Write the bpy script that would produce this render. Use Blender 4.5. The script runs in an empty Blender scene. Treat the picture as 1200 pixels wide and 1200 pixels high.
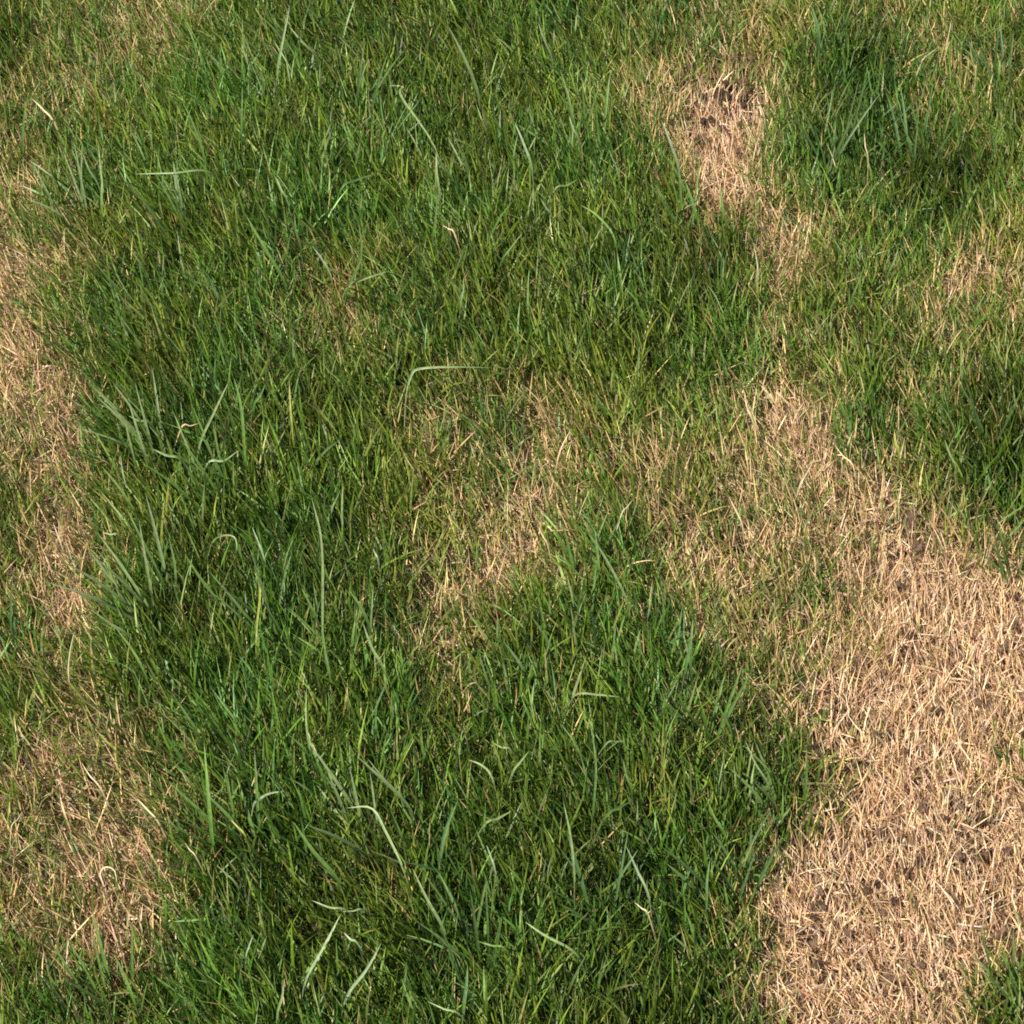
import bpy, math
import numpy as np
R = math.radians
rng = np.random.default_rng(7)
sc = bpy.context.scene
C = sc.collection

# ------------------------------------------------------------------ camera, sky, sun, exposure
PITCH, CAM_H, FOV = 52.0, 1.55, 28.5          # a person standing on the lawn, looking down in front of the feet
cam_d = bpy.data.cameras.new('camera'); cam = bpy.data.objects.new('camera', cam_d); C.objects.link(cam)
cam.location = (0, 0, CAM_H); cam.rotation_euler = (R(90 - PITCH), 0, 0)
cam_d.angle = R(FOV); cam_d.clip_start = 0.05; cam_d.clip_end = 600
sc.camera = cam
SUN_EL, SUN_AZ = 52.0, -112.0                  # azimuth measured from +Y (away) towards +X (right)
w = bpy.data.worlds.new('World'); sc.world = w; w.use_nodes = True
nt = w.node_tree; nt.nodes.clear()
sky = nt.nodes.new('ShaderNodeTexSky'); sky.sky_type = 'NISHITA'; sky.sun_disc = False
sky.sun_elevation = R(SUN_EL); sky.sun_rotation = R(SUN_AZ)
bg = nt.nodes.new('ShaderNodeBackground'); bg.inputs[1].default_value = 0.075
wo = nt.nodes.new('ShaderNodeOutputWorld')
nt.links.new(sky.outputs[0], bg.inputs[0]); nt.links.new(bg.outputs[0], wo.inputs[0])
sun_d = bpy.data.lights.new('sun', 'SUN'); sun = bpy.data.objects.new('sun', sun_d); C.objects.link(sun)
sun_d.energy = 5.0; sun_d.angle = R(0.6); sun_d.color = (1.0, 0.95, 0.87)
sun.rotation_euler = (R(90 - SUN_EL), 0, R(180 - SUN_AZ))
sun.location = (0, 0, 20)
sc.view_settings.view_transform = 'Standard'; sc.view_settings.look = 'None'
sc.view_settings.exposure = 0.8; sc.view_settings.gamma = 1.0; sc.view_settings.use_curve_mapping = False
sc.render.engine = 'CYCLES'
sc.cycles.use_denoising = False
sc.cycles.max_bounces = 6; sc.cycles.transmission_bounces = 4; sc.cycles.diffuse_bounces = 4
sc.cycles.filter_width = 1.8                   # a slightly soft lens

# ------------------------------------------------------------------ helpers
_perm = np.random.default_rng(3).random((256, 256))
def vnoise(x, y, s=1.0, o=0):
    """smooth value noise, 0..1"""
    x = np.asarray(x, float) * s + 17.3 * (o + 1); y = np.asarray(y, float) * s + 31.7 * (o + 1)
    xi = np.floor(x).astype(int); yi = np.floor(y).astype(int)
    fx = x - xi; fy = y - yi; fx = fx * fx * (3 - 2 * fx); fy = fy * fy * (3 - 2 * fy)
    a = _perm[xi & 255, yi & 255]; b = _perm[(xi + 1) & 255, yi & 255]
    c = _perm[xi & 255, (yi + 1) & 255]; d = _perm[(xi + 1) & 255, (yi + 1) & 255]
    return (a * (1 - fx) + b * fx) * (1 - fy) + (c * (1 - fx) + d * fx) * fy
def fbm(x, y, s, o=0):
    return 0.55 * vnoise(x, y, s, o) + 0.3 * vnoise(x, y, s * 2.1, o + 5) + 0.15 * vnoise(x, y, s * 4.3, o + 9)
def ground_z(x, y):
    return 0.05 * (fbm(x, y, 2.2, 1) - 0.5) + 0.016 * (vnoise(x, y, 14, 2) - 0.5) + 0.006 * (vnoise(x, y, 45, 3) - 0.5)

sp, cp = math.sin(R(PITCH)), math.cos(R(PITCH))
FWD = np.array([0, cp, -sp]); UP = np.array([0, sp, cp]); K = 2 * math.tan(R(FOV) / 2) / 1200.0
def ray(px, py):
    return np.array([(px - 600) * K, 0, 0]) + FWD + UP * ((600 - py) * K)
def at(px, py, above=0.0):
    """ground point (plus a height above the ground) seen at a pixel of the photograph"""
    d = ray(px, py); z = above
    for _ in range(6):
        t = (CAM_H - z) / -d[2]; p = d * t
        z = float(ground_z(p[0], p[1])) + above
    return np.array([p[0], p[1], z])
def to_pix(x, y, z):
    dz = z - CAM_H
    f = y * cp - dz * sp; u = y * sp + dz * cp
    return 600 + x / (f * K), 600 - u / (f * K)

# ------------------------------------------------------------------ what grows where (surveyed in 50-pixel cells of the photograph)
# 0 dark lush clump, 1 lush, 2 green, 3 mixed with dry, 4 half dry, 5 mostly straw, 6 bare straw
CELLS = np.array([
 [2, 3, 3, 4, 3, 2, 1, 1, 1, 1, 1, 1, 1, 1, 2, 2, 3, 3, 3, 2, 3, 3, 2, 2],
 [2, 3, 3, 3, 2, 1, 1, 1, 1, 1, 1, 1, 1, 1, 2, 3, 4, 4, 2, 0, 0, 3, 3, 2],
 [3, 3, 3, 2, 1, 1, 1, 1, 1, 1, 1, 1, 1, 1, 2, 4, 6, 6, 2, 0, 0, 2, 3, 2],
 [3, 2, 2, 1, 1, 1, 1, 1, 1, 1, 1, 1, 1, 1, 1, 3, 6, 6, 2, 0, 0, 0, 2, 2],
 [3, 3, 1, 1, 1, 1, 1, 1, 1, 1, 1, 1, 1, 1, 1, 2, 6, 5, 3, 1, 2, 0, 0, 2],
 [4, 3, 2, 1, 1, 1, 1, 1, 1, 1, 1, 1, 1, 1, 1, 1, 3, 4, 5, 3, 2, 2, 2, 3],
 [5, 3, 2, 1, 1, 1, 1, 3, 2, 1, 1, 1, 1, 1, 0, 0, 0, 3, 4, 2, 2, 3, 5, 4],
 [4, 3, 1, 1, 1, 1, 2, 3, 3, 2, 1, 1, 1, 1, 1, 1, 1, 2, 3, 2, 3, 3, 4, 3],
 [5, 3, 2, 1, 1, 1, 2, 2, 2, 1, 2, 2, 1, 1, 1, 1, 1, 2, 3, 2, 2, 3, 3, 2],
 [5, 4, 2, 1, 1, 1, 1, 1, 1, 2, 3, 3, 3, 3, 2, 2, 3, 4, 5, 4, 1, 3, 2, 0],
 [4, 5, 2, 1, 1, 1, 1, 1, 1, 2, 4, 2, 5, 3, 3, 3, 3, 4, 5, 5, 3, 3, 1, 0],
 [3, 4, 3, 1, 1, 1, 1, 1, 1, 2, 3, 3, 5, 4, 2, 4, 3, 4, 4, 5, 4, 4, 2, 0],
 [3, 5, 4, 1, 1, 1, 1, 1, 1, 2, 3, 4, 5, 3, 1, 4, 3, 4, 4, 5, 5, 5, 4, 3],
 [4, 5, 3, 1, 1, 1, 1, 1, 1, 2, 4, 4, 4, 2, 2, 3, 4, 5, 4, 4, 5, 6, 6, 5],
 [3, 5, 3, 1, 1, 1, 1, 1, 1, 2, 4, 3, 2, 1, 2, 3, 4, 4, 4, 4, 5, 6, 6, 6],
 [3, 4, 2, 1, 1, 1, 1, 1, 1, 2, 4, 2, 1, 1, 1, 2, 3, 3, 4, 5, 5, 6, 6, 6],
 [2, 3, 2, 1, 1, 1, 1, 1, 1, 1, 3, 2, 1, 1, 1, 1, 2, 3, 4, 5, 6, 6, 6, 6],
 [4, 4, 3, 4, 2, 1, 1, 1, 1, 1, 2, 1, 1, 1, 1, 1, 2, 2, 3, 5, 6, 6, 6, 4],
 [4, 4, 4, 4, 3, 1, 1, 1, 1, 1, 1, 1, 1, 1, 1, 1, 1, 1, 2, 4, 6, 6, 6, 5],
 [4, 4, 4, 4, 3, 1, 1, 1, 1, 1, 1, 1, 1, 1, 1, 1, 1, 2, 3, 5, 6, 6, 6, 6],
 [4, 4, 5, 4, 2, 0, 1, 0, 1, 1, 1, 0, 1, 1, 0, 0, 1, 2, 5, 6, 6, 6, 6, 6],
 [4, 4, 5, 4, 2, 0, 1, 0, 1, 1, 1, 0, 1, 1, 0, 0, 1, 2, 6, 6, 6, 6, 6, 6],
 [3, 4, 5, 3, 2, 1, 1, 1, 1, 1, 0, 1, 1, 1, 0, 0, 1, 3, 6, 6, 6, 6, 6, 5],
 [2, 2, 3, 2, 1, 1, 1, 1, 1, 1, 1, 1, 1, 1, 0, 0, 0, 3, 5, 6, 6, 5, 5, 1]])
def grid(t): return np.array(t)[CELLS]
G_DEAD = grid([0.0, 0.05, 0.18, 0.34, 0.55, 0.77, 1.0])
G_DARK = grid([1.0, 0.25, 0.1, 0.0, 0.0, 0.0, 0.0])
G_LUSH = grid([0.8, 1.0, 0.6, 0.35, 0.15, 0.0, 0.0])
def look(g, px, py):
    u = np.clip(px / 50.0 - 0.5, 0, 22.999); v = np.clip(py / 50.0 - 0.5, 0, 22.999)
    i = np.floor(v).astype(int); j = np.floor(u).astype(int); fu = u - j; fv = v - i
    return (g[i, j] * (1 - fu) + g[i, j + 1] * fu) * (1 - fv) + (g[i + 1, j] * (1 - fu) + g[i + 1, j + 1] * fu) * fv
def survey(x, y):
    px, py = to_pix(x, y, ground_z(x, y) + 0.015)
    px = px + 46 * (fbm(x, y, 16, 11) - 0.5) + 22 * (vnoise(x, y, 60, 12) - 0.5)
    py = py + 46 * (fbm(x, y, 16, 13) - 0.5) + 22 * (vnoise(x, y, 60, 14) - 0.5)
    out = np.clip(np.maximum(np.maximum(-px, px - 1200), np.maximum(-py, py - 1200)) / 260.0, 0, 1)
    wild = np.clip((fbm(x, y, 3.1, 21) - 0.47) * 5, 0, 1)          # the lawn goes on outside the photograph
    dead = look(G_DEAD, px, py) * (1 - out) + wild * out
    dead = np.clip(dead + (1.5 * (fbm(x, y, 30, 15) - 0.5) + 0.5 * (vnoise(x, y, 110, 16) - 0.5)) * np.clip(4 * dead * (1 - dead), 0, 1) * 0.36, 0, 1)   # ragged edges
    dark = look(G_DARK, px, py) * (1 - out) + 0.2 * (1 - wild) * out
    lush = look(G_LUSH, px, py) * (1 - out) + 0.8 * (1 - wild) * out
    return dead, dark, lush, px, py

# ------------------------------------------------------------------ materials
def new_mat(name):
    m = bpy.data.materials.new(name); m.use_nodes = True; n = m.node_tree; n.nodes.clear(); return m, n
def blade_material(name, trans, rough, spec):
    m, n = new_mat(name)
    a = n.nodes.new('ShaderNodeAttribute'); a.attribute_name = 'col'
    tc = n.nodes.new('ShaderNodeTexCoord')
    no = n.nodes.new('ShaderNodeTexNoise'); no.inputs['Scale'].default_value = 260; no.inputs['Detail'].default_value = 2
    n.links.new(tc.outputs['Object'], no.inputs['Vector'])
    mr = n.nodes.new('ShaderNodeMapRange'); mr.inputs['From Min'].default_value = 0.3; mr.inputs['From Max'].default_value = 0.7
    mr.inputs['To Min'].default_value = 0.78; mr.inputs['To Max'].default_value = 1.2
    n.links.new(no.outputs['Fac'], mr.inputs['Value'])
    mx = n.nodes.new('ShaderNodeVectorMath'); mx.operation = 'SCALE'
    n.links.new(a.outputs['Color'], mx.inputs[0]); n.links.new(mr.outputs[0], mx.inputs['Scale'])
    b = n.nodes.new('ShaderNodeBsdfPrincipled'); b.inputs['Roughness'].default_value = rough
    b.inputs['Specular IOR Level'].default_value = spec
    t = n.nodes.new('ShaderNodeBsdfTranslucent'); ms = n.nodes.new('ShaderNodeMixShader'); ms.inputs[0].default_value = trans
    o = n.nodes.new('ShaderNodeOutputMaterial')
    n.links.new(mx.outputs[0], b.inputs['Base Color']); n.links.new(mx.outputs[0], t.inputs['Color'])
    n.links.new(b.outputs[0], ms.inputs[1]); n.links.new(t.outputs[0], ms.inputs[2]); n.links.new(ms.outputs[0], o.inputs[0])
    return m
M_GREEN = blade_material('green_blade', 0.32, 0.45, 0.32)
M_STRAW = blade_material('dry_blade', 0.18, 0.6, 0.3)
def soil_material(name, c0, c1, c2, scale, bump):
    m, n = new_mat(name)
    tc = n.nodes.new('ShaderNodeTexCoord')
    no = n.nodes.new('ShaderNodeTexNoise'); no.inputs['Scale'].default_value = scale; no.inputs['Detail'].default_value = 6
    no.inputs['Roughness'].default_value = 0.65
    n.links.new(tc.outputs['Object'], no.inputs['Vector'])
    cr = n.nodes.new('ShaderNodeValToRGB'); e = cr.color_ramp.elements
    e[0].position = 0.33; e[0].color = (*c0, 1); e[1].position = 0.68; e[1].color = (*c2, 1)
    k = e.new(0.5); k.color = (*c1, 1)
    n.links.new(no.outputs['Fac'], cr.inputs[0])
    b = n.nodes.new('ShaderNodeBsdfPrincipled'); b.inputs['Roughness'].default_value = 0.95; b.inputs['Specular IOR Level'].default_value = 0.1
    bp = n.nodes.new('ShaderNodeBump'); bp.inputs['Strength'].default_value = 0.6; bp.inputs['Distance'].default_value = bump
    n.links.new(no.outputs['Fac'], bp.inputs['Height']); n.links.new(bp.outputs[0], b.inputs['Normal'])
    o = n.nodes.new('ShaderNodeOutputMaterial'); n.links.new(cr.outputs[0], b.inputs['Base Color']); n.links.new(b.outputs[0], o.inputs[0])
    return m
M_SOIL = soil_material('soil', (0.03, 0.02, 0.014), (0.075, 0.05, 0.034), (0.17, 0.115, 0.078), 120, 0.004)
M_CLOD = soil_material('dark_soil', (0.022, 0.013, 0.008), (0.055, 0.034, 0.021), (0.13, 0.085, 0.054), 260, 0.002)
M_CRUMB = soil_material('grey_brown_soil', (0.05, 0.029, 0.018), (0.11, 0.068, 0.043), (0.21, 0.14, 0.09), 200, 0.002)

def tag(o, label=None, cat=None, group=None, kind=None):
    if label: o['label'] = label
    if cat: o['category'] = cat
    if group: o['group'] = group
    if kind: o['kind'] = kind
    return o

# ------------------------------------------------------------------ the ground: one sheet, fine where the camera looks, out to the horizon
def axis(lo, hi, step, far):
    core = np.arange(lo, hi + step / 2, step); grow = [far * f for f in (0.004, 0.012, 0.03, 0.08, 0.25, 1.0)]
    return np.concatenate([[lo - g for g in grow[::-1]], core, [hi + g for g in grow]])
gx, gy = axis(-1.2, 1.2, 0.012, 250), axis(0.2, 2.6, 0.012, 250)
X, Y = np.meshgrid(gx, gy); Z = ground_z(X, Y)
nx, ny = len(gx), len(gy)
idx = np.arange(nx * ny).reshape(ny, nx)
quads = np.stack([idx[:-1, :-1], idx[:-1, 1:], idx[1:, 1:], idx[1:, :-1]], -1).reshape(-1, 4)
def mesh_from(name, verts, quads=None, tris=None, cols=None, smooth=True):
    me = bpy.data.meshes.new(name)
    nq = 0 if quads is None else len(quads); ntri = 0 if tris is None else len(tris)
    loops = np.concatenate([a.ravel() for a in (quads, tris) if a is not None]).astype(np.int32)
    me.vertices.add(len(verts)); me.vertices.foreach_set('co', np.asarray(verts, np.float32).ravel())
    me.loops.add(len(loops)); me.loops.foreach_set('vertex_index', loops)
    st = np.concatenate([np.arange(nq) * 4, nq * 4 + np.arange(ntri) * 3]).astype(np.int32)
    me.polygons.add(nq + ntri); me.polygons.foreach_set('loop_start', st)
    if smooth: me.polygons.foreach_set('use_smooth', np.ones(nq + ntri, bool))
    if cols is not None:
        at_ = me.color_attributes.new('col', 'FLOAT_COLOR', 'POINT')
        c4 = np.ones((len(verts), 4), np.float32); c4[:, :3] = cols
        at_.data.foreach_set('color', c4.ravel())
    me.update(calc_edges=True); me.validate()
    return me
gm = mesh_from('ground', np.stack([X.ravel(), Y.ravel(), Z.ravel()], -1), quads)
# beyond the built blades the turf is too far away to tell blades apart: its colour takes over from the soil
n_ = M_SOIL.node_tree; bs = next(q for q in n_.nodes if q.type == 'BSDF_PRINCIPLED'); ramp = next(q for q in n_.nodes if q.type == 'VALTORGB')
tc_ = next(q for q in n_.nodes if q.type == 'TEX_COORD')
far = n_.nodes.new('ShaderNodeVectorMath'); far.operation = 'DISTANCE'; far.inputs[1].default_value = (0, 1.3, 0); n_.links.new(tc_.outputs['Object'], far.inputs[0])
fm = n_.nodes.new('ShaderNodeMapRange'); fm.inputs['From Min'].default_value = 2.6; fm.inputs['From Max'].default_value = 4.0; n_.links.new(far.outputs['Value'], fm.inputs['Value'])
tn = n_.nodes.new('ShaderNodeTexNoise'); tn.inputs['Scale'].default_value = 2.5; tn.inputs['Detail'].default_value = 9; n_.links.new(tc_.outputs['Object'], tn.inputs['Vector'])
tr = n_.nodes.new('ShaderNodeValToRGB'); tr.color_ramp.elements[0].position = 0.42; tr.color_ramp.elements[0].color = (0.045, 0.085, 0.012, 1)
tr.color_ramp.elements[1].position = 0.68; tr.color_ramp.elements[1].color = (0.22, 0.19, 0.075, 1); n_.links.new(tn.outputs['Fac'], tr.inputs[0])
mc = n_.nodes.new('ShaderNodeMix'); mc.data_type = 'RGBA'; n_.links.new(fm.outputs[0], mc.inputs[0])
n_.links.new(ramp.outputs[0], mc.inputs[6]); n_.links.new(tr.outputs[0], mc.inputs[7])
n_.links.new(mc.outputs[2], bs.inputs['Base Color'])
gm.materials.append(M_SOIL)
go = bpy.data.objects.new('ground', gm); C.objects.link(go); tag(go, 'brown soil under the lawn, showing between thin straw', kind='structure')

# ------------------------------------------------------------------ blades by the ten thousand (grass nobody could count)
def blade_arrays(base, length, width, az, tilt, curl, face, c0, c1, n=4):
    """ribbons that leave the ground at `tilt` from upright towards `az` and bend over by `curl`"""
    N = len(base); s = np.linspace(0, 1, n + 1)
    th = tilt[:, None] + curl[:, None] * s[None, :] ** 1.3
    d = np.diff(s)[None, :] * length[:, None]
    tm = 0.5 * (th[:, 1:] + th[:, :-1])
    hx = np.concatenate([np.zeros((N, 1)), np.cumsum(np.sin(tm) * d, 1)], 1)
    hz = np.concatenate([np.zeros((N, 1)), np.cumsum(np.cos(tm) * d, 1)], 1)
    ca, sa = np.cos(az)[:, None], np.sin(az)[:, None]
    bow = (0.12 * length * np.sin(face * 7))[:, None] * s[None, :] ** 2
    P = np.stack([base[:, 0:1] + hx * ca - bow * sa, base[:, 1:2] + hx * sa + bow * ca, base[:, 2:3] + hz], -1)
    T = np.stack([np.sin(th) * ca, np.sin(th) * sa, np.cos(th)], -1)
    S = np.stack([-sa, ca, np.zeros_like(sa)], -1) * np.ones((1, n + 1, 1))
    Nn = np.cross(T, S)
    f = (face[:, None] + 0.9 * s[None, :] * np.sin(face * 3)[:, None])[..., None]
    W = S * np.cos(f) + Nn * np.sin(f)
    prof = np.array([0.7, 1.0, 0.95, 0.65, 0.0]) if n == 4 else np.array([0.8, 1.0, 0.75, 0.0])
    hw = 0.5 * width[:, None, None] * prof[None, :, None]
    L = (P - W * hw)[:, :n]; Rr = (P + W * hw)[:, :n]; tip = P[:, n:n + 1]
    V = np.concatenate([np.stack([L, Rr], 2).reshape(N, 2 * n, 3), tip], 1)
    k = 2 * n + 1
    q = np.array([[2 * i, 2 * i + 1, 2 * i + 3, 2 * i + 2] for i in range(n - 1)])
    t = np.array([[2 * n - 2, 2 * n - 1, 2 * n]])
    off = (np.arange(N) * k)[:, None, None]
    cm = s[None, :, None] ** 1.6
    cc = c0[:, None, :] * (1 - cm) + c1[:, None, :] * cm
    col = np.concatenate([np.repeat(cc[:, :n], 2, axis=1), cc[:, n:]], 1)
    return V.reshape(-1, 3), (q[None] + off).reshape(-1, 4), (t[None] + off).reshape(-1, 3), col.reshape(-1, 3)
GREENS = np.array([(0.048, 0.092, 0.009), (0.088, 0.148, 0.014), (0.138, 0.212, 0.028), (0.066, 0.145, 0.024), (0.185, 0.225, 0.030), (0.135, 0.225, 0.052), (0.24, 0.33, 0.13)])
STRAWS = np.array([(0.62, 0.44, 0.245), (0.54, 0.36, 0.19), (0.60, 0.415, 0.28), (0.74, 0.585, 0.39), (0.38, 0.24, 0.13), (0.21, 0.125, 0.068), (0.46, 0.36, 0.15)])
def pick(tab, p, N, jit=0.16):
    c = tab[rng.choice(len(tab), N, p=np.array(p) / sum(p))]
    return c * (1 + jit * rng.standard_normal((N, 1))).clip(0.5, 1.6) * (1 + 0.05 * rng.standard_normal((N, 3)))
def scatter(N, x0=-0.95, x1=0.95, y0=0.48, y1=2.32):
    x = rng.uniform(x0, x1, N); y = rng.uniform(y0, y1, N)
    px, py = to_pix(x, y, 0.0)
    keep = (px > -140) & (px < 1340) & (py > -110) & (py < 1420)
    return x[keep], y[keep]
def lean(x, y, px, N, spread):
    """the long grass on the left is combed away and to the left, the rest stands more upright"""
    left = np.clip((430 - px) / 260, 0, 1)
    mean = R(118) + left * R(15) + 1.1 * (fbm(x, y, 5, 31) - 0.5)
    return mean + spread * rng.standard_normal(N)

def region_of(px, py):
    """0 main sward, 1 dark clump, 2 large tan patch, 3 small pinkish patch, 4 straw strip, 5 middle patch, 6 mottled corner"""
    r = np.zeros(len(px), int)
    r[(px > 905) & (px < 1110) & (py < 260)] = 1
    r[(px > 840) & (py > 600) | (px > 985) & (py > 560) & (py <= 600)] = 2
    r[(px > 735) & (px < 900) & (py < 275)] = 3
    r[(px < 130) & (py > 220) & (py < 800)] = 4
    r[(px > 440) & (px <= 840) & (py > 440) & (py < 790)] = 5
    r[(px > 840) & (py > 430) & (py <= 600)] = 5
    r[(px < 225) & (py >= 800)] = 6
    return r

parts = {}
def emit(key, mat, arr, name, label):
    parts[key] = (mat, arr, name, label)
def build_stuff(name, label, cat, mat, *a, n=4):
    V, q, t, c = blade_arrays(*a, n=n)
    me = mesh_from(name, V, q, t, c); me.materials.append(mat)
    o = bpy.data.objects.new(name, me); C.objects.link(o); tag(o, label, cat, kind='stuff'); return o
def sub(sel, *arrs): return [a[sel] for a in arrs]

BARE = at(845, 115)
def gaps(x, y):
    """small holes in the mat where dark soil shows"""
    return np.clip(np.clip((vnoise(x, y, 105, 81) - 0.66) * 9, 0, 1) * np.clip((fbm(x, y, 9, 82) - 0.30) * 5, 0, 1) + 0.75 * np.exp(-((x - BARE[0]) / 0.05) ** 2 - ((y - BARE[1]) / 0.055) ** 2), 0, 1)
# --- thatch: short flattened dead bits everywhere
x, y = scatter(170000); N = len(x)
dead, dark, lush, px, py = survey(x, y)
keep = (rng.random(N) < 0.45 + 0.55 * dead) & (rng.random(N) > 0.85 * gaps(x, y))
x, y, dead, px, py = sub(keep, x, y, dead, px, py); N = len(x)
z = ground_z(x, y) + rng.uniform(-0.002, 0.006, N)
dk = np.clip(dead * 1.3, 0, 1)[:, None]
c = pick(STRAWS, [3, 3, 2, 1, 4, 4, 2], N) * 0.36 * (1 - dk) + pick(STRAWS, [5, 4, 4, 2, 2, 1, 1], N) * dk  # thatch under green is darkened: shade between the blades put into its colour
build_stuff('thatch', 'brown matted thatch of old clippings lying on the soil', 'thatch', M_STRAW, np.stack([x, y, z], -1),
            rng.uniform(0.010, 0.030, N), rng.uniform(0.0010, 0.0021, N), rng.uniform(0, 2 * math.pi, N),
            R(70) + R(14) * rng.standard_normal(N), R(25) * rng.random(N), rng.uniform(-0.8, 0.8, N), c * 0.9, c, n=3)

# --- dry straw blades
x, y = scatter(470000); N = len(x)
dead, dark, lush, px, py = survey(x, y)
keep = rng.random(N) < np.clip((0.11 + 0.16 * np.clip((fbm(x, y, 13, 73) - 0.5) * 4, 0, 1)) * (1 - 0.7 * dark) + 0.95 * dead ** 1.15, 0, 1) * (0.80 + 0.4 * vnoise(x, y, 70, 41)) * (1 - 0.8 * gaps(x, y))
x, y, dead, px, py = sub(keep, x, y, dead, px, py); N = len(x)
length = (0.010 + 0.034 * rng.random(N) ** 1.5) * (1.3 - 0.45 * dead); width = rng.uniform(0.0006, 0.0016, N) * (1.1 - 0.3 * dead)
az = lean(x, y, px, N, 0.9 - 0.2 * dead); tilt = np.abs(R(44) - R(9) * dead + R(21) * rng.standard_normal(N)).clip(0, R(86)); curl = R(35) * rng.random(N)
bright = 0.72 + 0.28 * np.clip(dead * 1.25, 0, 1)
dk = np.clip(dead * 1.5 - 0.4, 0, 1)[:, None]
c0 = (pick(STRAWS, [5, 3, 5, 3.4, 1.8, 1.2, 0.6], N, 0.24) * dk + pick(STRAWS, [4, 4, 0.8, 2, 2, 1, 5], N) * np.array([0.97, 1.0, 0.8]) * (1 - dk)) * bright[:, None] * np.array([1.10, 1.05, 1.0])
c1 = c0 * rng.uniform(0.9, 1.25, (N, 1))
reg = region_of(px, py); face = rng.uniform(-1.0, 1.0, N)
base = np.stack([x, y, ground_z(x, y) + 0.001], -1)
for ids, name, label in (((2,), 'dead_grass', 'bleached tan dead grass filling the largest bare patch'),
                         ((3,), 'dead_grass', 'short pinkish dead grass in the small round bare patch with dark crumbs'),
                         ((4,), 'dead_grass', 'pale dry grass along the narrow straw strip beside the long combed grass'),
                         ((5,), 'dead_grass', 'thin brownish dry grass scattered among green in the half-bare middle patch'),
                         ((6,), 'dead_grass', 'mottled yellow-brown dry grass around the small curled straws'),
                         ((0, 1), 'dry_grass', 'stray dry straws scattered through the green lawn')):
    s = np.isin(reg, ids)
    build_stuff(name, label, 'dead grass', M_STRAW, *sub(s, base, length, width, az, tilt, curl, face, c0, c1))

# --- green blades
x, y = scatter(320000); N = len(x)
dead, dark, lush, px, py = survey(x, y)
g = np.clip(1.0 - dead * 1.06, 0, 1)
keep = rng.random(N) < np.clip(g ** 1.12, 0.008, 1) * (0.72 + 0.5 * vnoise(x, y, 40, 51))
x, y, dead, dark, lush, px, py = sub(keep, x, y, dead, dark, lush, px, py); N = len(x)
combed = np.clip((450 - px) / 200, 0, 1) * np.clip((py - 380) / 150, 0, 1)
length = (rng.uniform(0.026, 0.058, N) + (0.036 + 0.014 * combed) * lush * rng.random(N) ** 2.2) * (0.90 - 0.32 * dead)
width = rng.uniform(0.0011, 0.0023, N) * (0.9 + 0.3 * lush)
az = lean(x, y, px, N, 0.75 + 0.35 * (1 - lush) - 0.12 * combed); tilt = np.abs(R(30) + R(19) * rng.standard_normal(N)).clip(0, R(82))
curl = R(62) * rng.random(N) ** 1.3
yl = np.clip(dead * 1.4, 0, 1)[:, None]
c0 = pick(GREENS, [5, 6, 5, 2.5, 1.4, 2.5, 1.6], N, 0.28) * np.array([1.12, 1.13, 1.05]) * (1 - yl) + pick(GREENS, [1, 3, 4, 1, 6, 2, 1.5], N) * yl  # palest greens weighted up, painting highlights on blades into their colour
tone = (fbm(x, y, 11, 71) - 0.5)[:, None]                          # greener and more olive tussocks
c0 = c0 * (1 + 0.7 * tone) * (1 - 0.45 * dark)[:, None]
c0 = c0 * (1 + np.clip((fbm(x, y, 17, 72) - 0.5) * 1.6, -0.3, 0.6)[:, None] * np.array([0.55, 0.05, -0.1]))
c1 = c0 * rng.uniform(0.95, 1.35, (N, 1)); dry = rng.random(N) < 0.05 + 0.3 * dead
c1[dry] = 0.35 * c1[dry] + 0.65 * np.array([0.42, 0.31, 0.13])
reg = region_of(px, py); face = rng.uniform(-0.9, 0.9, N)
base = np.stack([x, y, ground_z(x, y)], -1)
left = (px < 430)
for s, name, label in ((np.isin(reg, (0,)) & left, 'grass', 'long green grass combed sideways next to the narrow straw strip'),
                       (np.isin(reg, (0,)) & ~left, 'grass', 'medium green upright grass spreading across the open lawn'),
                       (reg == 1, 'grass', 'dark lush green grass clump beside the small round bare patch'),
                       (reg == 5, 'grass', 'thin yellowish green grass growing through the half-bare middle patch'),
                       (np.isin(reg, (2, 3)), 'grass', 'sparse green blades creeping over the tan dead patches'),
                       (np.isin(reg, (4, 6)), 'grass', 'yellowing green grass mixed into the straw strip and mottled corner')):
    build_stuff(name, label, 'grass', M_GREEN, *sub(s, base, length, width, az, tilt, curl, face, c0, c1))

# --- the lawn around the photographed piece: one object, small clumps of blades placed by geometry nodes
def clump(name, n, dry):
    r = 0.055 * np.sqrt(rng.random(n)); a = rng.uniform(0, 2 * math.pi, n)
    c0 = pick(GREENS, [5, 6, 5, 2.5, 1.6, 2.5, 1.2], n, 0.25); k = rng.random(n) < dry
    c0[k] = pick(STRAWS, [5, 4, 3, 2, 2, 1, 2], int(k.sum())); ln = rng.uniform(0.032, 0.075, n); ln[k] *= 0.55
    V, q, t, cc = blade_arrays(np.stack([r * np.cos(a), r * np.sin(a), np.full(n, -0.003)], -1), ln, rng.uniform(0.0014, 0.0028, n), R(118) + 0.85 * rng.standard_normal(n),
                               np.abs(R(34) + R(20) * rng.standard_normal(n)).clip(0, R(82)), R(60) * rng.random(n), rng.uniform(-0.9, 0.9, n), c0, c0 * 1.15, n=3)
    me = mesh_from(name, V, q, t, cc); me.materials.append(M_GREEN)
    return bpy.data.objects.new(name, me)                # never linked to the scene: only the nodes use its mesh
kinds = [clump('clump_' + w, 90, d) for w, d in (('green', 0.05), ('lush', 0.02), ('mixed', 0.35), ('straw', 0.9))]
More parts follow.
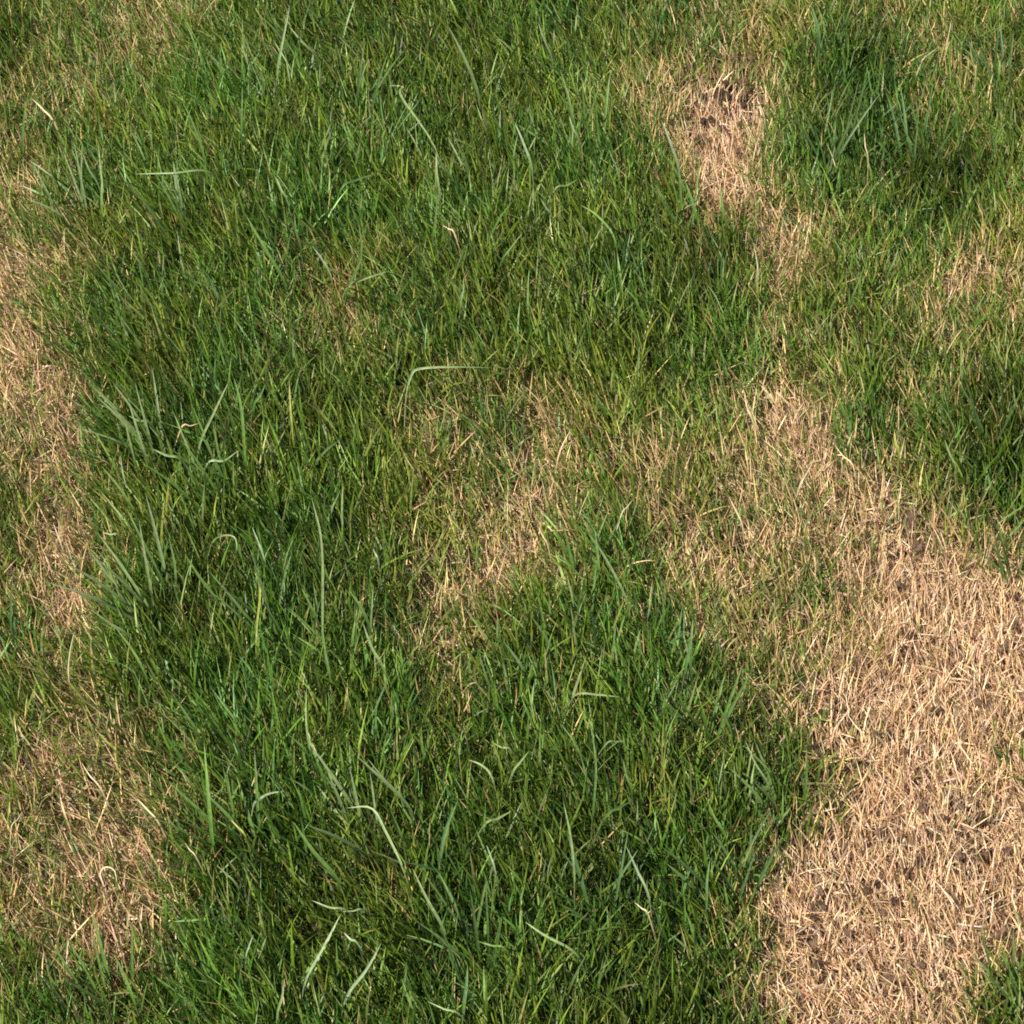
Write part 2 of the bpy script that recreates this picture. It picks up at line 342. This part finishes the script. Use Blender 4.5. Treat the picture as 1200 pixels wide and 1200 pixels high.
xs, ys = rng.uniform(-4.2, 4.2, 75000), rng.uniform(-2.6, 5.8, 75000)
rr = np.hypot(xs, ys - 1.3)
front = ys * cp + CAM_H * sp > 0.2                        # behind the photographer everything is outer lawn
qx, qy = to_pix(xs, np.where(front, ys, 1.0), 0.0)
core = front & (qx > -120) & (qx < 1320) & (qy > -90) & (qy < 1400) & (ys > 0.49) & (ys < 2.31) & (np.abs(xs) < 0.94)
keep = ~core & (rr < 4.2) & (rng.random(75000) < np.clip(2.2 - 0.45 * rr, 0.35, 1))
xs, ys, rr = xs[keep], ys[keep], rr[keep]; n = len(xs)
wild = survey(xs, ys)[0] + 0.15 * rng.standard_normal(n)
pm = bpy.data.meshes.new('outer_lawn'); pm.vertices.add(n)
pm.vertices.foreach_set('co', np.stack([xs, ys, ground_z(xs, ys)], -1).astype(np.float32).ravel())
for nm, ty, val in (('which', 'INT', np.digitize(wild, [0.15, 0.35, 0.65]).astype(np.int32)), ('turn', 'FLOAT', (0.5 * rng.standard_normal(n)).astype(np.float32)),
                    ('size', 'FLOAT', (rng.uniform(0.8, 1.15, n) * np.clip(0.55 + 0.3 * rr, 0.9, 1.6)).astype(np.float32))):
    pm.attributes.new(nm, ty, 'POINT').data.foreach_set('value', val)
ol = bpy.data.objects.new('outer_lawn', pm); C.objects.link(ol); tag(ol, 'green lawn carrying on around the worn patches', 'grass', kind='stuff')
ng = bpy.data.node_groups.new('outer_lawn', 'GeometryNodeTree')
ng.interface.new_socket('Geometry', in_out='INPUT', socket_type='NodeSocketGeometry'); ng.interface.new_socket('Geometry', in_out='OUTPUT', socket_type='NodeSocketGeometry')
gi, go_ = ng.nodes.new('NodeGroupInput'), ng.nodes.new('NodeGroupOutput')
jn = ng.nodes.new('GeometryNodeJoinGeometry')
for k in reversed(kinds):
    oi = ng.nodes.new('GeometryNodeObjectInfo'); oi.inputs['Object'].default_value = k; oi.inputs['As Instance'].default_value = True
    ng.links.new(oi.outputs['Geometry'], jn.inputs[0])
def named(nm, ty):
    q = ng.nodes.new('GeometryNodeInputNamedAttribute'); q.data_type = ty; q.inputs['Name'].default_value = nm; return q.outputs['Attribute']
ip = ng.nodes.new('GeometryNodeInstanceOnPoints'); ip.inputs['Pick Instance'].default_value = True
cx = ng.nodes.new('ShaderNodeCombineXYZ'); ng.links.new(named('turn', 'FLOAT'), cx.inputs['Z'])
ng.links.new(gi.outputs[0], ip.inputs['Points']); ng.links.new(jn.outputs[0], ip.inputs['Instance']); ng.links.new(named('which', 'INT'), ip.inputs['Instance Index'])
ng.links.new(cx.outputs[0], ip.inputs['Rotation']); ng.links.new(named('size', 'FLOAT'), ip.inputs['Scale']); ng.links.new(ip.outputs[0], go_.inputs[0])
md = ol.modifiers.new('clumps', 'NODES'); md.node_group = ng

# ------------------------------------------------------------------ single blades one can pick out: folded leaf with a midrib
def smooth_path(P, n):
    P = np.asarray(P, float); m = len(P)
    E = np.vstack([2 * P[0] - P[1], P, 2 * P[-1] - P[-2]])
    out = []
    for u in np.linspace(0, m - 1 - 1e-6, n + 1):
        i = int(u); f = u - i; a, b, c, d = E[i], E[i + 1], E[i + 2], E[i + 3]
        out.append(0.5 * (2 * b + (c - a) * f + (2 * a - 5 * b + 4 * c - d) * f ** 2 + (3 * b - a - 3 * c + d) * f ** 3))
    return np.array(out)
def leaf_mesh(name, P, width, col, tipcol, mat, n=9, fold=0.35, roll=0.0):
    """P in metres relative to the blade's foot"""
    Q = smooth_path(P, n); T = np.gradient(Q, axis=0); T /= np.linalg.norm(T, axis=1)[:, None]
    side = np.cross(T, np.array([0.0, -cp, sp])); side /= np.linalg.norm(side, axis=1)[:, None] + 1e-9
    nor = np.cross(side, T)
    s = np.linspace(0, 1, n + 1); r = roll * (s - 0.2)
    sd = side * np.cos(r)[:, None] + nor * np.sin(r)[:, None]; nr = np.cross(sd, T)
    prof = np.minimum(0.72 + 0.9 * s, 1.0) * (1 - s ** 3.2) ** 0.8
    hw = (0.5 * width * prof)[:, None]
    V = np.stack([Q - sd * hw + nr * hw * fold, Q, Q + sd * hw + nr * hw * fold], 1).reshape(-1, 3)
    q = []
    for i in range(n):
        a = 3 * i; q += [[a, a + 1, a + 4, a + 3], [a + 1, a + 2, a + 5, a + 4]]
    k = s[:, None] ** 1.5
    cc = np.repeat(np.array(col) * (1 - k) + np.array(tipcol) * k, 3, axis=0); cc[1::3] *= 1.18
    me = mesh_from(name, V, np.array(q), None, cc); me.materials.append(mat); return me

def shoot_parts(parent, P, width, c0_, c1_, mat, n, roll):
    Q = smooth_path(P, 24); c0_ = np.array(c0_); c1_ = np.array(c1_); cut = 7
    lf = bpy.data.objects.new('leaf', leaf_mesh('leaf', Q[cut - 1:], width, c0_, c1_, mat, n=n, roll=roll)); C.objects.link(lf); lf.parent = parent
    S = Q[:cut + 1]; T = np.gradient(S, axis=0); T /= np.linalg.norm(T, axis=1)[:, None]
    A = np.cross(T, [0.3, 0.9, 0.1]); A /= np.linalg.norm(A, axis=1)[:, None]; B = np.cross(T, A); k = 5; m = len(S)
    r = 0.36 * width * np.linspace(1.0, 0.75, m)[:, None]
    V = np.stack([S + r * (A * math.cos(2 * math.pi * i / k) + B * math.sin(2 * math.pi * i / k)) for i in range(k)], 1).reshape(-1, 3)
    q = np.array([[a * k + i, a * k + (i + 1) % k, (a + 1) * k + (i + 1) % k, (a + 1) * k + i] for a in range(m - 1) for i in range(k)])
    f = np.repeat(np.linspace(0, 1, m), k)[:, None]
    me = mesh_from('sheath', V, q, None, np.array([0.36, 0.33, 0.16]) * (1 - f) + c0_ * f); me.materials.append(mat)
    sh = bpy.data.objects.new('sheath', me); C.objects.link(sh); sh.parent = parent

LOOK = {  # colour word, colour, tip colour, material
    'p': ('pale green', (0.19, 0.26, 0.09), (0.28, 0.34, 0.15), M_GREEN),
    'w': ('whitish', (0.25, 0.33, 0.16), (0.36, 0.43, 0.25), M_GREEN),
    'b': ('bright green', (0.11, 0.20, 0.035), (0.18, 0.28, 0.07), M_GREEN),
    'g': ('mid-green', (0.085, 0.155, 0.035), (0.14, 0.21, 0.06), M_GREEN),
    'u': ('bluish green', (0.085, 0.165, 0.046), (0.14, 0.23, 0.08), M_GREEN),
    'y': ('yellow-green', (0.24, 0.28, 0.05), (0.42, 0.38, 0.10), M_GREEN),
    't': ('straw-coloured', (0.52, 0.37, 0.20), (0.68, 0.53, 0.33), M_STRAW),
    'c': ('pale cream', (0.46, 0.36, 0.22), (0.60, 0.49, 0.32), M_STRAW),
    'k': ('dark brown', (0.10, 0.06, 0.035), (0.17, 0.11, 0.06), M_STRAW),
}
# look, width in pixels, form (u upright, f lying on the sward), pixels from foot to tip
TR = """
t 5 f 63 143 50 128 37 115|p 4 u 115 217 97 180|g 5 u 240 187 228 150 213 117|b 5 u 120 250 120 205|p 5 u 325 87 330 55 340 5|p 5 u 371 68 338 30|g 4 u 380 27 358 7
p 4 u 337 237 323 207|w 4 u 387 322 365 287|g 5 u 27 175 33 110|b 6 u 333 330 310 290 287 250|p 4 u 60 235 38 190|p 4 f 247 202 200 203 157 204|g 5 u 352 290 345 250|g 4 u 283 160 284 100|g 5 u 140 343 113 310
p 6 u 560 110 545 70 525 30|p 4 u 647 70 630 25|w 5 u 623 197 603 143|p 5 f 510 173 470 113 472 102 455 100|p 5 u 515 227 511 178|u 5 f 400 221 437 204|g 4 u 587 308 613 272
g 5 u 407 340 423 300 420 258|p 5 f 407 337 430 326 455 318|p 4 u 678 165 667 135|g 4 u 507 280 512 225|b 5 f 720 280 700 253 680 240|p 4 u 647 255 633 232|t 4 f 533 275 517 263|w 5 u 795 197 775 140|p 4 f 650 222 677 210|p 4 u 540 355 543 325
u 6 u 960 50 950 5|b 5 u 1170 90 1172 70|c 4 f 1080 72 1100 55|u 4 u 1165 175 1169 157 1180 143|b 6 u 817 262 802 210|b 5 u 847 255 843 215|g 4 u 997 353 1010 320|t 4 u 1017 187 1013 155|c 4 u 888 322 883 285|g 4 u 1040 322 1053 290
p 5 u 233 525 250 485 268 447|b 6 u 287 535 283 480 274 442|y 4 u 343 510 339 447|g 5 u 297 477 311 450|p 4 u 157 537 147 495|w 3 u 147 567 141 533|w 5 f 243 543 262 540 279 528|g 6 f 213 540 177 525|g 5 f 177 497 150 487|t 4 f 213 500 233 496
p 5 u 378 745 377 640 365 582|w 4 u 310 657 295 617|y 5 f 300 750 305 690 298 670|p 5 u 150 745 108 715|p 4 u 210 615 196 588|g 5 u 190 680 165 630 148 595|b 5 u 160 605 118 545|g 5 u 207 690 198 630|g 5 u 372 728 353 688|p 4 f 247 640 260 628 275 630 278 648|p 4 f 140 628 120 624
p 4 u 383 515 377 497|c 4 u 72 640 62 612|g 5 u 387 795 378 735|c 4 u 80 790 87 740|b 6 u 255 705 217 650|b 5 u 170 790 135 735
p 6 f 476 466 482 440 492 432 530 430 578 431|p 5 u 735 705 710 655 690 625|g 4 u 747 440 749 405|w 4 u 443 658 437 643|p 6 u 450 785 425 730|t 4 u 642 640 630 617|c 4 f 728 603 742 585|g 6 u 433 735 408 690|t 4 u 653 540 668 505
c 5 u 883 497 872 462|t 4 u 910 477 890 450|t 4 u 930 493 943 470|c 5 f 938 567 953 540|t 4 u 870 617 853 580|t 4 f 1000 547 977 520|p 4 u 1120 550 1107 515|u 6 u 803 785 812 725|y 6 u 1053 533 1048 505
y 5 f 288 982 270 960|w 6 f 297 945 303 937 315 930 333 927|t 5 f 185 963 160 935|c 3 f 230 1005 216 987|c 4 f 117 923 95 893|y 4 u 135 880 112 855|g 5 u 233 862 207 820|p 4 u 363 880 359 808|b 8 u 249 985 245 940 239 868|b 8 u 395 1030 343 962
w 5 u 358 1150 378 1112 400 1070|p 5 f 408 1068 365 1055|p 5 u 325 1190 333 1147|w 3 u 288 1125 297 1095|t 4 f 77 957 70 930|c 5 f 121 1036 117 1024 123 1016 134 1020 137 1036|c 4 f 78 1137 80 1100|b 5 f 240 1080 203 1080|c 3 f 13 970 27 950|y 4 u 163 1120 157 1100|b 6 u 157 1173 133 1117|y 4 u 160 923 152 905|g 5 u 360 883 337 860|p 4 u 277 1037 253 1013
p 6 u 480 947 450 915 417 885|p 4 u 470 935 430 888|p 6 f 474 1022 452 975 435 947 405 947|p 6 u 520 1090 483 1017|u 7 u 517 1000 537 937|p 6 f 567 967 600 950|p 5 u 600 907 620 880|p 5 f 577 913 565 897 548 890|p 4 f 600 880 577 870|p 5 u 673 1027 660 938|w 5 u 760 1050 733 990
p 6 f 675 1118 640 1097 615 1080|p 5 f 673 815 700 814 727 817|p 4 f 710 872 733 868|w 6 u 407 1167 447 1105|w 5 f 420 1107 403 1093|p 4 f 427 1067 400 1068|u 7 u 543 1185 548 1130|b 5 f 593 1113 560 1103|p 4 f 540 1190 500 1173|g 5 u 695 950 693 850|g 5 u 740 927 730 890|w 4 u 580 1020 570 990|g 6 f 710 957 743 937|t 4 f 760 1073 743 1057|p 4 u 623 830 626 800
g 5 u 857 860 830 810|p 4 u 900 920 873 867|b 5 u 850 980 830 940|u 5 u 828 1060 832 1007|t 4 f 1013 863 993 837|k 4 f 1013 990 1003 960|c 5 f 1117 1063 1097 1033|c 4 f 1180 947 1198 947|c 3 u 1160 957 1163 933
"""
LAND = [((820, 150), 'the small round bare patch'), ((1000, 150), 'the dark lush clump'), ((1060, 880), 'the largest tan patch'), ((930, 540), 'the brownish straw edge'),
        ((600, 590), 'the half-bare middle patch'), ((40, 560), 'the narrow straw strip'), ((100, 1010), 'the mottled yellow-brown corner'), ((230, 620), 'the long combed grass'),
        ((330, 1080), 'the deep green bottom sward'), ((560, 1000), 'the thick dark green sward'), ((300, 200), 'the fine upright lawn'), ((560, 180), 'the open green lawn'),
        ((120, 120), 'the yellowed lawn edge'), ((1150, 330), 'the patchy olive turf'), ((780, 900), "the tan patch's green fringe"), ((450, 700), 'the green-brown seam')]
blades = []
for item in TR.replace('\n', '|').split('|'):
    if not item.strip(): continue
    f = item.split(); lk, wpx, form = f[0], float(f[1]), f[2]; xy = np.array(list(map(float, f[3:]))).reshape(-1, 2)
    word, c0_, c1_, mat = LOOK[lk]
    seg = np.linalg.norm(np.diff(xy, axis=0), axis=1); plen = seg.sum(); arc = np.concatenate([[0], np.cumsum(seg)]) / plen
    b0 = at(*xy[0]); mpp = np.linalg.norm(b0 - np.array([0, 0, CAM_H])) * K
    dd = float(survey(np.array([b0[0]]), np.array([b0[1]]))[0][0])
    can = 0.050 - 0.032 * min(1, dd * 1.1)                        # how deep the foot hides in the sward
    if len(xy) == 2:                                             # a little natural bow
        mid = xy.mean(0) + np.array([-(xy[1] - xy[0])[1], (xy[1] - xy[0])[0]]) * rng.uniform(-0.05, 0.05); xy = np.array([xy[0], mid, xy[1]]); arc = np.array([0, .5, 1])
    hz = plen * mpp * (0.75 if form == 'u' else 0.10)
    P = [at(qx, qy, can + hz * (a ** 0.85 if form == 'u' else math.sin(math.pi * min(a, 0.9)))) for (qx, qy), a in zip(xy, arc)]
    d0 = P[0] - P[1]; d0 /= np.linalg.norm(d0) + 1e-9
    fx, fy = P[0][0] + 0.35 * can * d0[0], P[0][1] + 0.35 * can * d0[1]
    foot = np.array([fx, fy, float(ground_z(fx, fy)) - 0.002])
    isstraw = lk in 'tck'; pts3 = [p - foot for p in [foot] + P]; roll = rng.uniform(-0.5, 0.5)
    if isstraw:
        o = bpy.data.objects.new('straw', leaf_mesh('straw', pts3, wpx * mpp * 0.42, c0_, c1_, mat, n=11, roll=roll))
    else:                                                        # a shoot: sheath round the stem below, leaf above
        o = bpy.data.objects.new('grass_shoot', None); o.empty_display_size = 0.02
        shoot_parts(o, pts3, wpx * mpp * (0.60 if form == 'u' else 0.52), c0_, c1_, mat, 11, roll)
    C.objects.link(o); o.location = foot
    turn = abs(math.atan2(*(xy[-1] - xy[-2])) - math.atan2(*(xy[1] - xy[0])))
    size = 'long' if plen > 62 else 'short' if plen < 36 else 'medium'
    shape = 'bent-over' if turn > 0.7 and len(xy) > 3 else 'flat-lying' if form == 'f' else 'gently bowed' if turn > 0.12 else 'upright'
    near = min(LAND, key=lambda L: (L[0][0] - xy[0][0]) ** 2 + (L[0][1] - xy[0][1]) ** 2)[1]
    lab = f"{size} {word} {shape} {'straw' if isstraw else 'grass shoot'} at {near}"
    blades.append((o, lab, 'straw' if isstraw else 'grass shoot', near, plen))
same = {}
for rec in blades: same.setdefault(rec[1], []).append(rec)
for lab, recs in same.items():
    recs.sort(key=lambda r: -r[4]); L = [r[4] for r in recs]
    apart = len(recs) in (2, 3) and all(p > 1.1 * q for p, q in zip(L, L[1:]))
    for i, (o, _, cat, near, _) in enumerate(recs):
        if apart: lab_i = (('longer of two ', 'shorter of two ') if len(recs) == 2 else ('longest of three ', 'second-longest of three ', 'shortest of three '))[i] + lab.replace(cat, cat + 's')
        else: lab_i = lab
        tag(o, lab_i, cat, cat + 's at ' + near)

# ------------------------------------------------------------------ tufts: a foot with several leaves
def tuft(px, py, n, lpx, lk, az_, spread, label):
    p0 = at(px, py); mpp = np.linalg.norm(p0 - np.array([0, 0, CAM_H])) * K
    e = bpy.data.objects.new('grass_tuft', None); e.empty_display_size = 0.02; C.objects.link(e); e.location = p0
    word, c0_, c1_, mat = LOOK[lk]
    for i in range(n):
        L = lpx * mpp * rng.uniform(0.75, 1.15) * 1.25; a = R(az_) + spread * 1.5 * (rng.random() - 0.5) * 2; ti = R(rng.uniform(6, 40)); cu = R(rng.uniform(10, 48))
        s = np.linspace(0, 1, 5); th = ti + cu * s; h = np.concatenate([[0], np.cumsum(np.sin(th[1:]) * L / 4)]); v = np.concatenate([[0], np.cumsum(np.cos(th[1:]) * L / 4)])
        ox, oy = rng.uniform(-0.014, 0.014, 2)
        P = np.stack([ox + h * math.cos(a), oy + h * math.sin(a), v - 0.004], -1); k = rng.uniform(0.75, 1.15)
        shoot_parts(e, P, rng.uniform(0.0020, 0.0034), np.array(c0_) * k * 0.85, np.array(c1_) * k * 0.8, mat, 7, rng.uniform(-0.6, 0.6))
    tag(e, label, 'grass tuft', 'grass tufts standing out of the lawn')
for a in [(345, 95, 6, 80, 'g', 115, 0.8, 'fine mid-green tuft with crossing tips in the upright lawn'),
          (690, 190, 8, 80, 'b', 115, 0.7, 'bright green tuft beside the small round bare patch'),
          (812, 285, 7, 80, 'b', 105, 0.7, 'bright green tuft growing into the end of the small round bare patch'),
          (975, 210, 8, 90, 'g', 100, 0.7, 'dense mid-green tuft inside the dark lush clump'),
          (1075, 215, 8, 85, 'u', 110, 0.7, 'bluish green tuft at the edge of the dark lush clump'),
          (1170, 120, 6, 70, 'u', 95, 0.8, 'bluish green tuft in the patchy olive turf beyond the clump'),
          (220, 300, 8, 90, 'g', 135, 0.6, 'mid-green tuft leaning over in the fine upright lawn'),
          (110, 270, 7, 80, 'p', 130, 0.7, 'pale green tuft beside the yellowed lawn edge'),
          (420, 150, 7, 85, 'g', 110, 0.8, 'mid-green tuft standing in the open green lawn'),
          (560, 250, 7, 75, 'g', 115, 0.8, 'broad mid-green tuft between the open lawn and the middle patch'),
          (190, 560, 9, 110, 'p', 138, 0.5, 'long pale tuft combed over beside the narrow straw strip'),
          (270, 610, 9, 110, 'b', 135, 0.5, 'long bright green tuft in the combed grass'),
          (190, 740, 9, 115, 'p', 138, 0.5, 'thick pale tuft at the end of the combed grass'),
          (330, 770, 8, 105, 'g', 128, 0.6, 'long mid-green tuft where the combed grass meets the sward'),
          (420, 800, 7, 95, 'b', 125, 0.6, 'bright green tuft at the green-brown seam'),
          (30, 780, 7, 85, 'u', 100, 0.8, 'bluish green tuft at the foot of the narrow straw strip'),
          (690, 690, 6, 70, 'b', 120, 0.7, 'bright green tuft standing inside the half-bare middle patch'),
          (660, 790, 7, 75, 'g', 110, 0.8, 'mid-green tuft at the green rim of the half-bare middle patch'),
          (830, 880, 8, 90, 'b', 115, 0.7, 'bright green tuft in the green fringe of the largest tan patch'),
          (925, 960, 7, 85, 'g', 115, 0.7, 'mid-green tuft jutting into the largest tan patch'),
          (860, 1060, 8, 95, 'u', 105, 0.7, 'bluish green tuft beside the largest tan patch'),
          (1185, 1180, 8, 80, 'g', 100, 0.9, 'mid-green tuft at the far corner of the largest tan patch'),
          (1185, 905, 5, 45, 'g', 100, 0.9, 'small mid-green tuft on the outer rim of the largest tan patch'),
          (1160, 540, 8, 85, 'g', 100, 0.8, 'dark-rooted mid-green tuft beside the brownish straw edge'),
          (1190, 690, 6, 75, 'g', 110, 0.8, 'mid-green tuft between the straw edge and the largest tan patch'),
          (560, 1150, 8, 110, 'g', 118, 0.8, 'tall mid-green tuft in the thick dark green sward'),
          (710, 1090, 8, 105, 'u', 115, 0.8, 'tall bluish green tuft in the thick dark green sward'),
          (300, 1010, 8, 110, 'b', 125, 0.7, 'tall bright green tuft beside the mottled yellow-brown corner'),
          (140, 1190, 7, 95, 'b', 120, 0.7, 'bright green tuft below the mottled yellow-brown corner'),
          (430, 1000, 8, 105, 'p', 128, 0.7, 'pale green tuft among bent-over blades in the sward')]:
    tuft(*a)

# ------------------------------------------------------------------ clods and crumbs of soil, and a dry flake
def lump(name, px, py, rx, ry, rz, mat, label, cat, group=None, sink=0.3, seed=0):
    import bmesh
    if name == 'soil_clod': rx, ry, rz = 0.8 * rx, 0.8 * ry, 0.6 * rz
    p = at(px, py); mpp = np.linalg.norm(p - np.array([0, 0, CAM_H])) * K
    bm = bmesh.new(); bmesh.ops.create_icosphere(bm, subdivisions=4 if rx > 5.5 else 3, radius=1)
    for v in bm.verts:
        d = v.co.normalized(); k = 0.45 + 0.4 * float(vnoise(d.x + d.z * 0.7, d.y - d.z * 0.4, 2.3, seed + 60)) + 0.35 * float(vnoise(d.x - d.z, d.y + d.x, 5.1, seed + 61)) + 0.3 * float(vnoise(d.x + 2 * d.z, d.y - d.z, 13, seed + 62))
        v.co = (d.x * k * rx * mpp, d.y * k * ry * mpp, d.z * k * rz * mpp)
    for f in bm.faces: f.smooth = False
    me = bpy.data.meshes.new(name); bm.to_mesh(me); bm.free(); me.materials.append(mat)
    o = bpy.data.objects.new(name, me); C.objects.link(o); o.location = (p[0], p[1], p[2] + (0.010 if rx < 5.5 else 0.006) + rz * mpp * (1 - sink) * 0.8); o.rotation_euler = (0, 0, rng.uniform(0, 6))
    tag(o, label, cat, group)
for i, a in enumerate([(857, 645, 9, 17, 14, M_CLOD, 'black upright lump standing in for a dark hollow at the brownish straw edge'),  # black lump added to stand for a dark hollow
          (710, 548, 13, 12, 12, M_CLOD, 'dark rounded worm cast in the half-bare middle patch'),
          (1065, 615, 11, 15, 10, M_CRUMB, 'grey-brown soil clod where the straw edge meets the tan patch'),
          (1072, 645, 9, 12, 9, M_CRUMB, 'smaller grey-brown clod next to the one at the straw edge'),
          (1110, 662, 9, 10, 8, M_CRUMB, 'loose brown clod on the upper rim of the largest tan patch'),
          (1003, 905, 11, 11, 9, M_CRUMB, 'low brown worm cast on the green-fringed side of the largest tan patch'),
          (1147, 966, 11, 9, 9, M_CLOD, 'dark clod beside the cream straw on the largest tan patch'),
          (1077, 1014, 7, 12, 7, M_CLOD, 'dark narrow clod in the middle of the largest tan patch'),
          (1157, 838, 6, 6, 6, M_CRUMB, 'little round brown clod on the largest tan patch'),
          (905, 1022, 8, 6, 7, M_CLOD, 'dark clod at the green edge of the largest tan patch'),
          (1040, 1152, 9, 10, 7, M_CRUMB, 'brown crumbly clod at the bottom of the largest tan patch'),
          (1010, 780, 8, 12, 8, M_CRUMB, 'brown clod on the olive side of the largest tan patch'),
          (115, 1037, 8, 7, 7, M_CLOD, 'dark clod beside the curled cream straw'),
          (1020, 545, 8, 10, 8, M_CLOD, 'dark clod in the green gap beside the brownish straw edge'),
          (1178, 1002, 8, 6, 6, M_CRUMB, 'reddish brown clod on the outer rim of the largest tan patch')]):
    lump('soil_clod', *a, 'soil clod', 'soil clods on the worn patches', seed=i)
for i in range(54):
    qx, qy = rng.uniform(800, 882), 75 + 115 * rng.random() ** 1.3
    s = rng.uniform(2.3, 4.3)
    lump('soil_crumb', qx, qy, s, s * 1.2, s * 0.9, M_CRUMB if i % 3 == 0 else M_CLOD, 'small dark soil crumb on the small round bare patch', 'soil crumb', 'soil crumbs on the small bare patch', seed=i + 20)
for i in range(60):
    qx, qy = rng.uniform(920, 1190), rng.uniform(690, 1180)
    if qx < 920 + (900 - qy) * 0.5: continue
    s = rng.uniform(2.6, 5.2)
    lump('soil_crumb', qx, qy, s, s * 1.3, s * 0.9, M_CLOD if i % 3 == 0 else M_CRUMB, 'small dark soil crumb between the straws of the largest tan patch', 'soil crumb', 'soil crumbs on the largest tan patch', seed=i + 50)
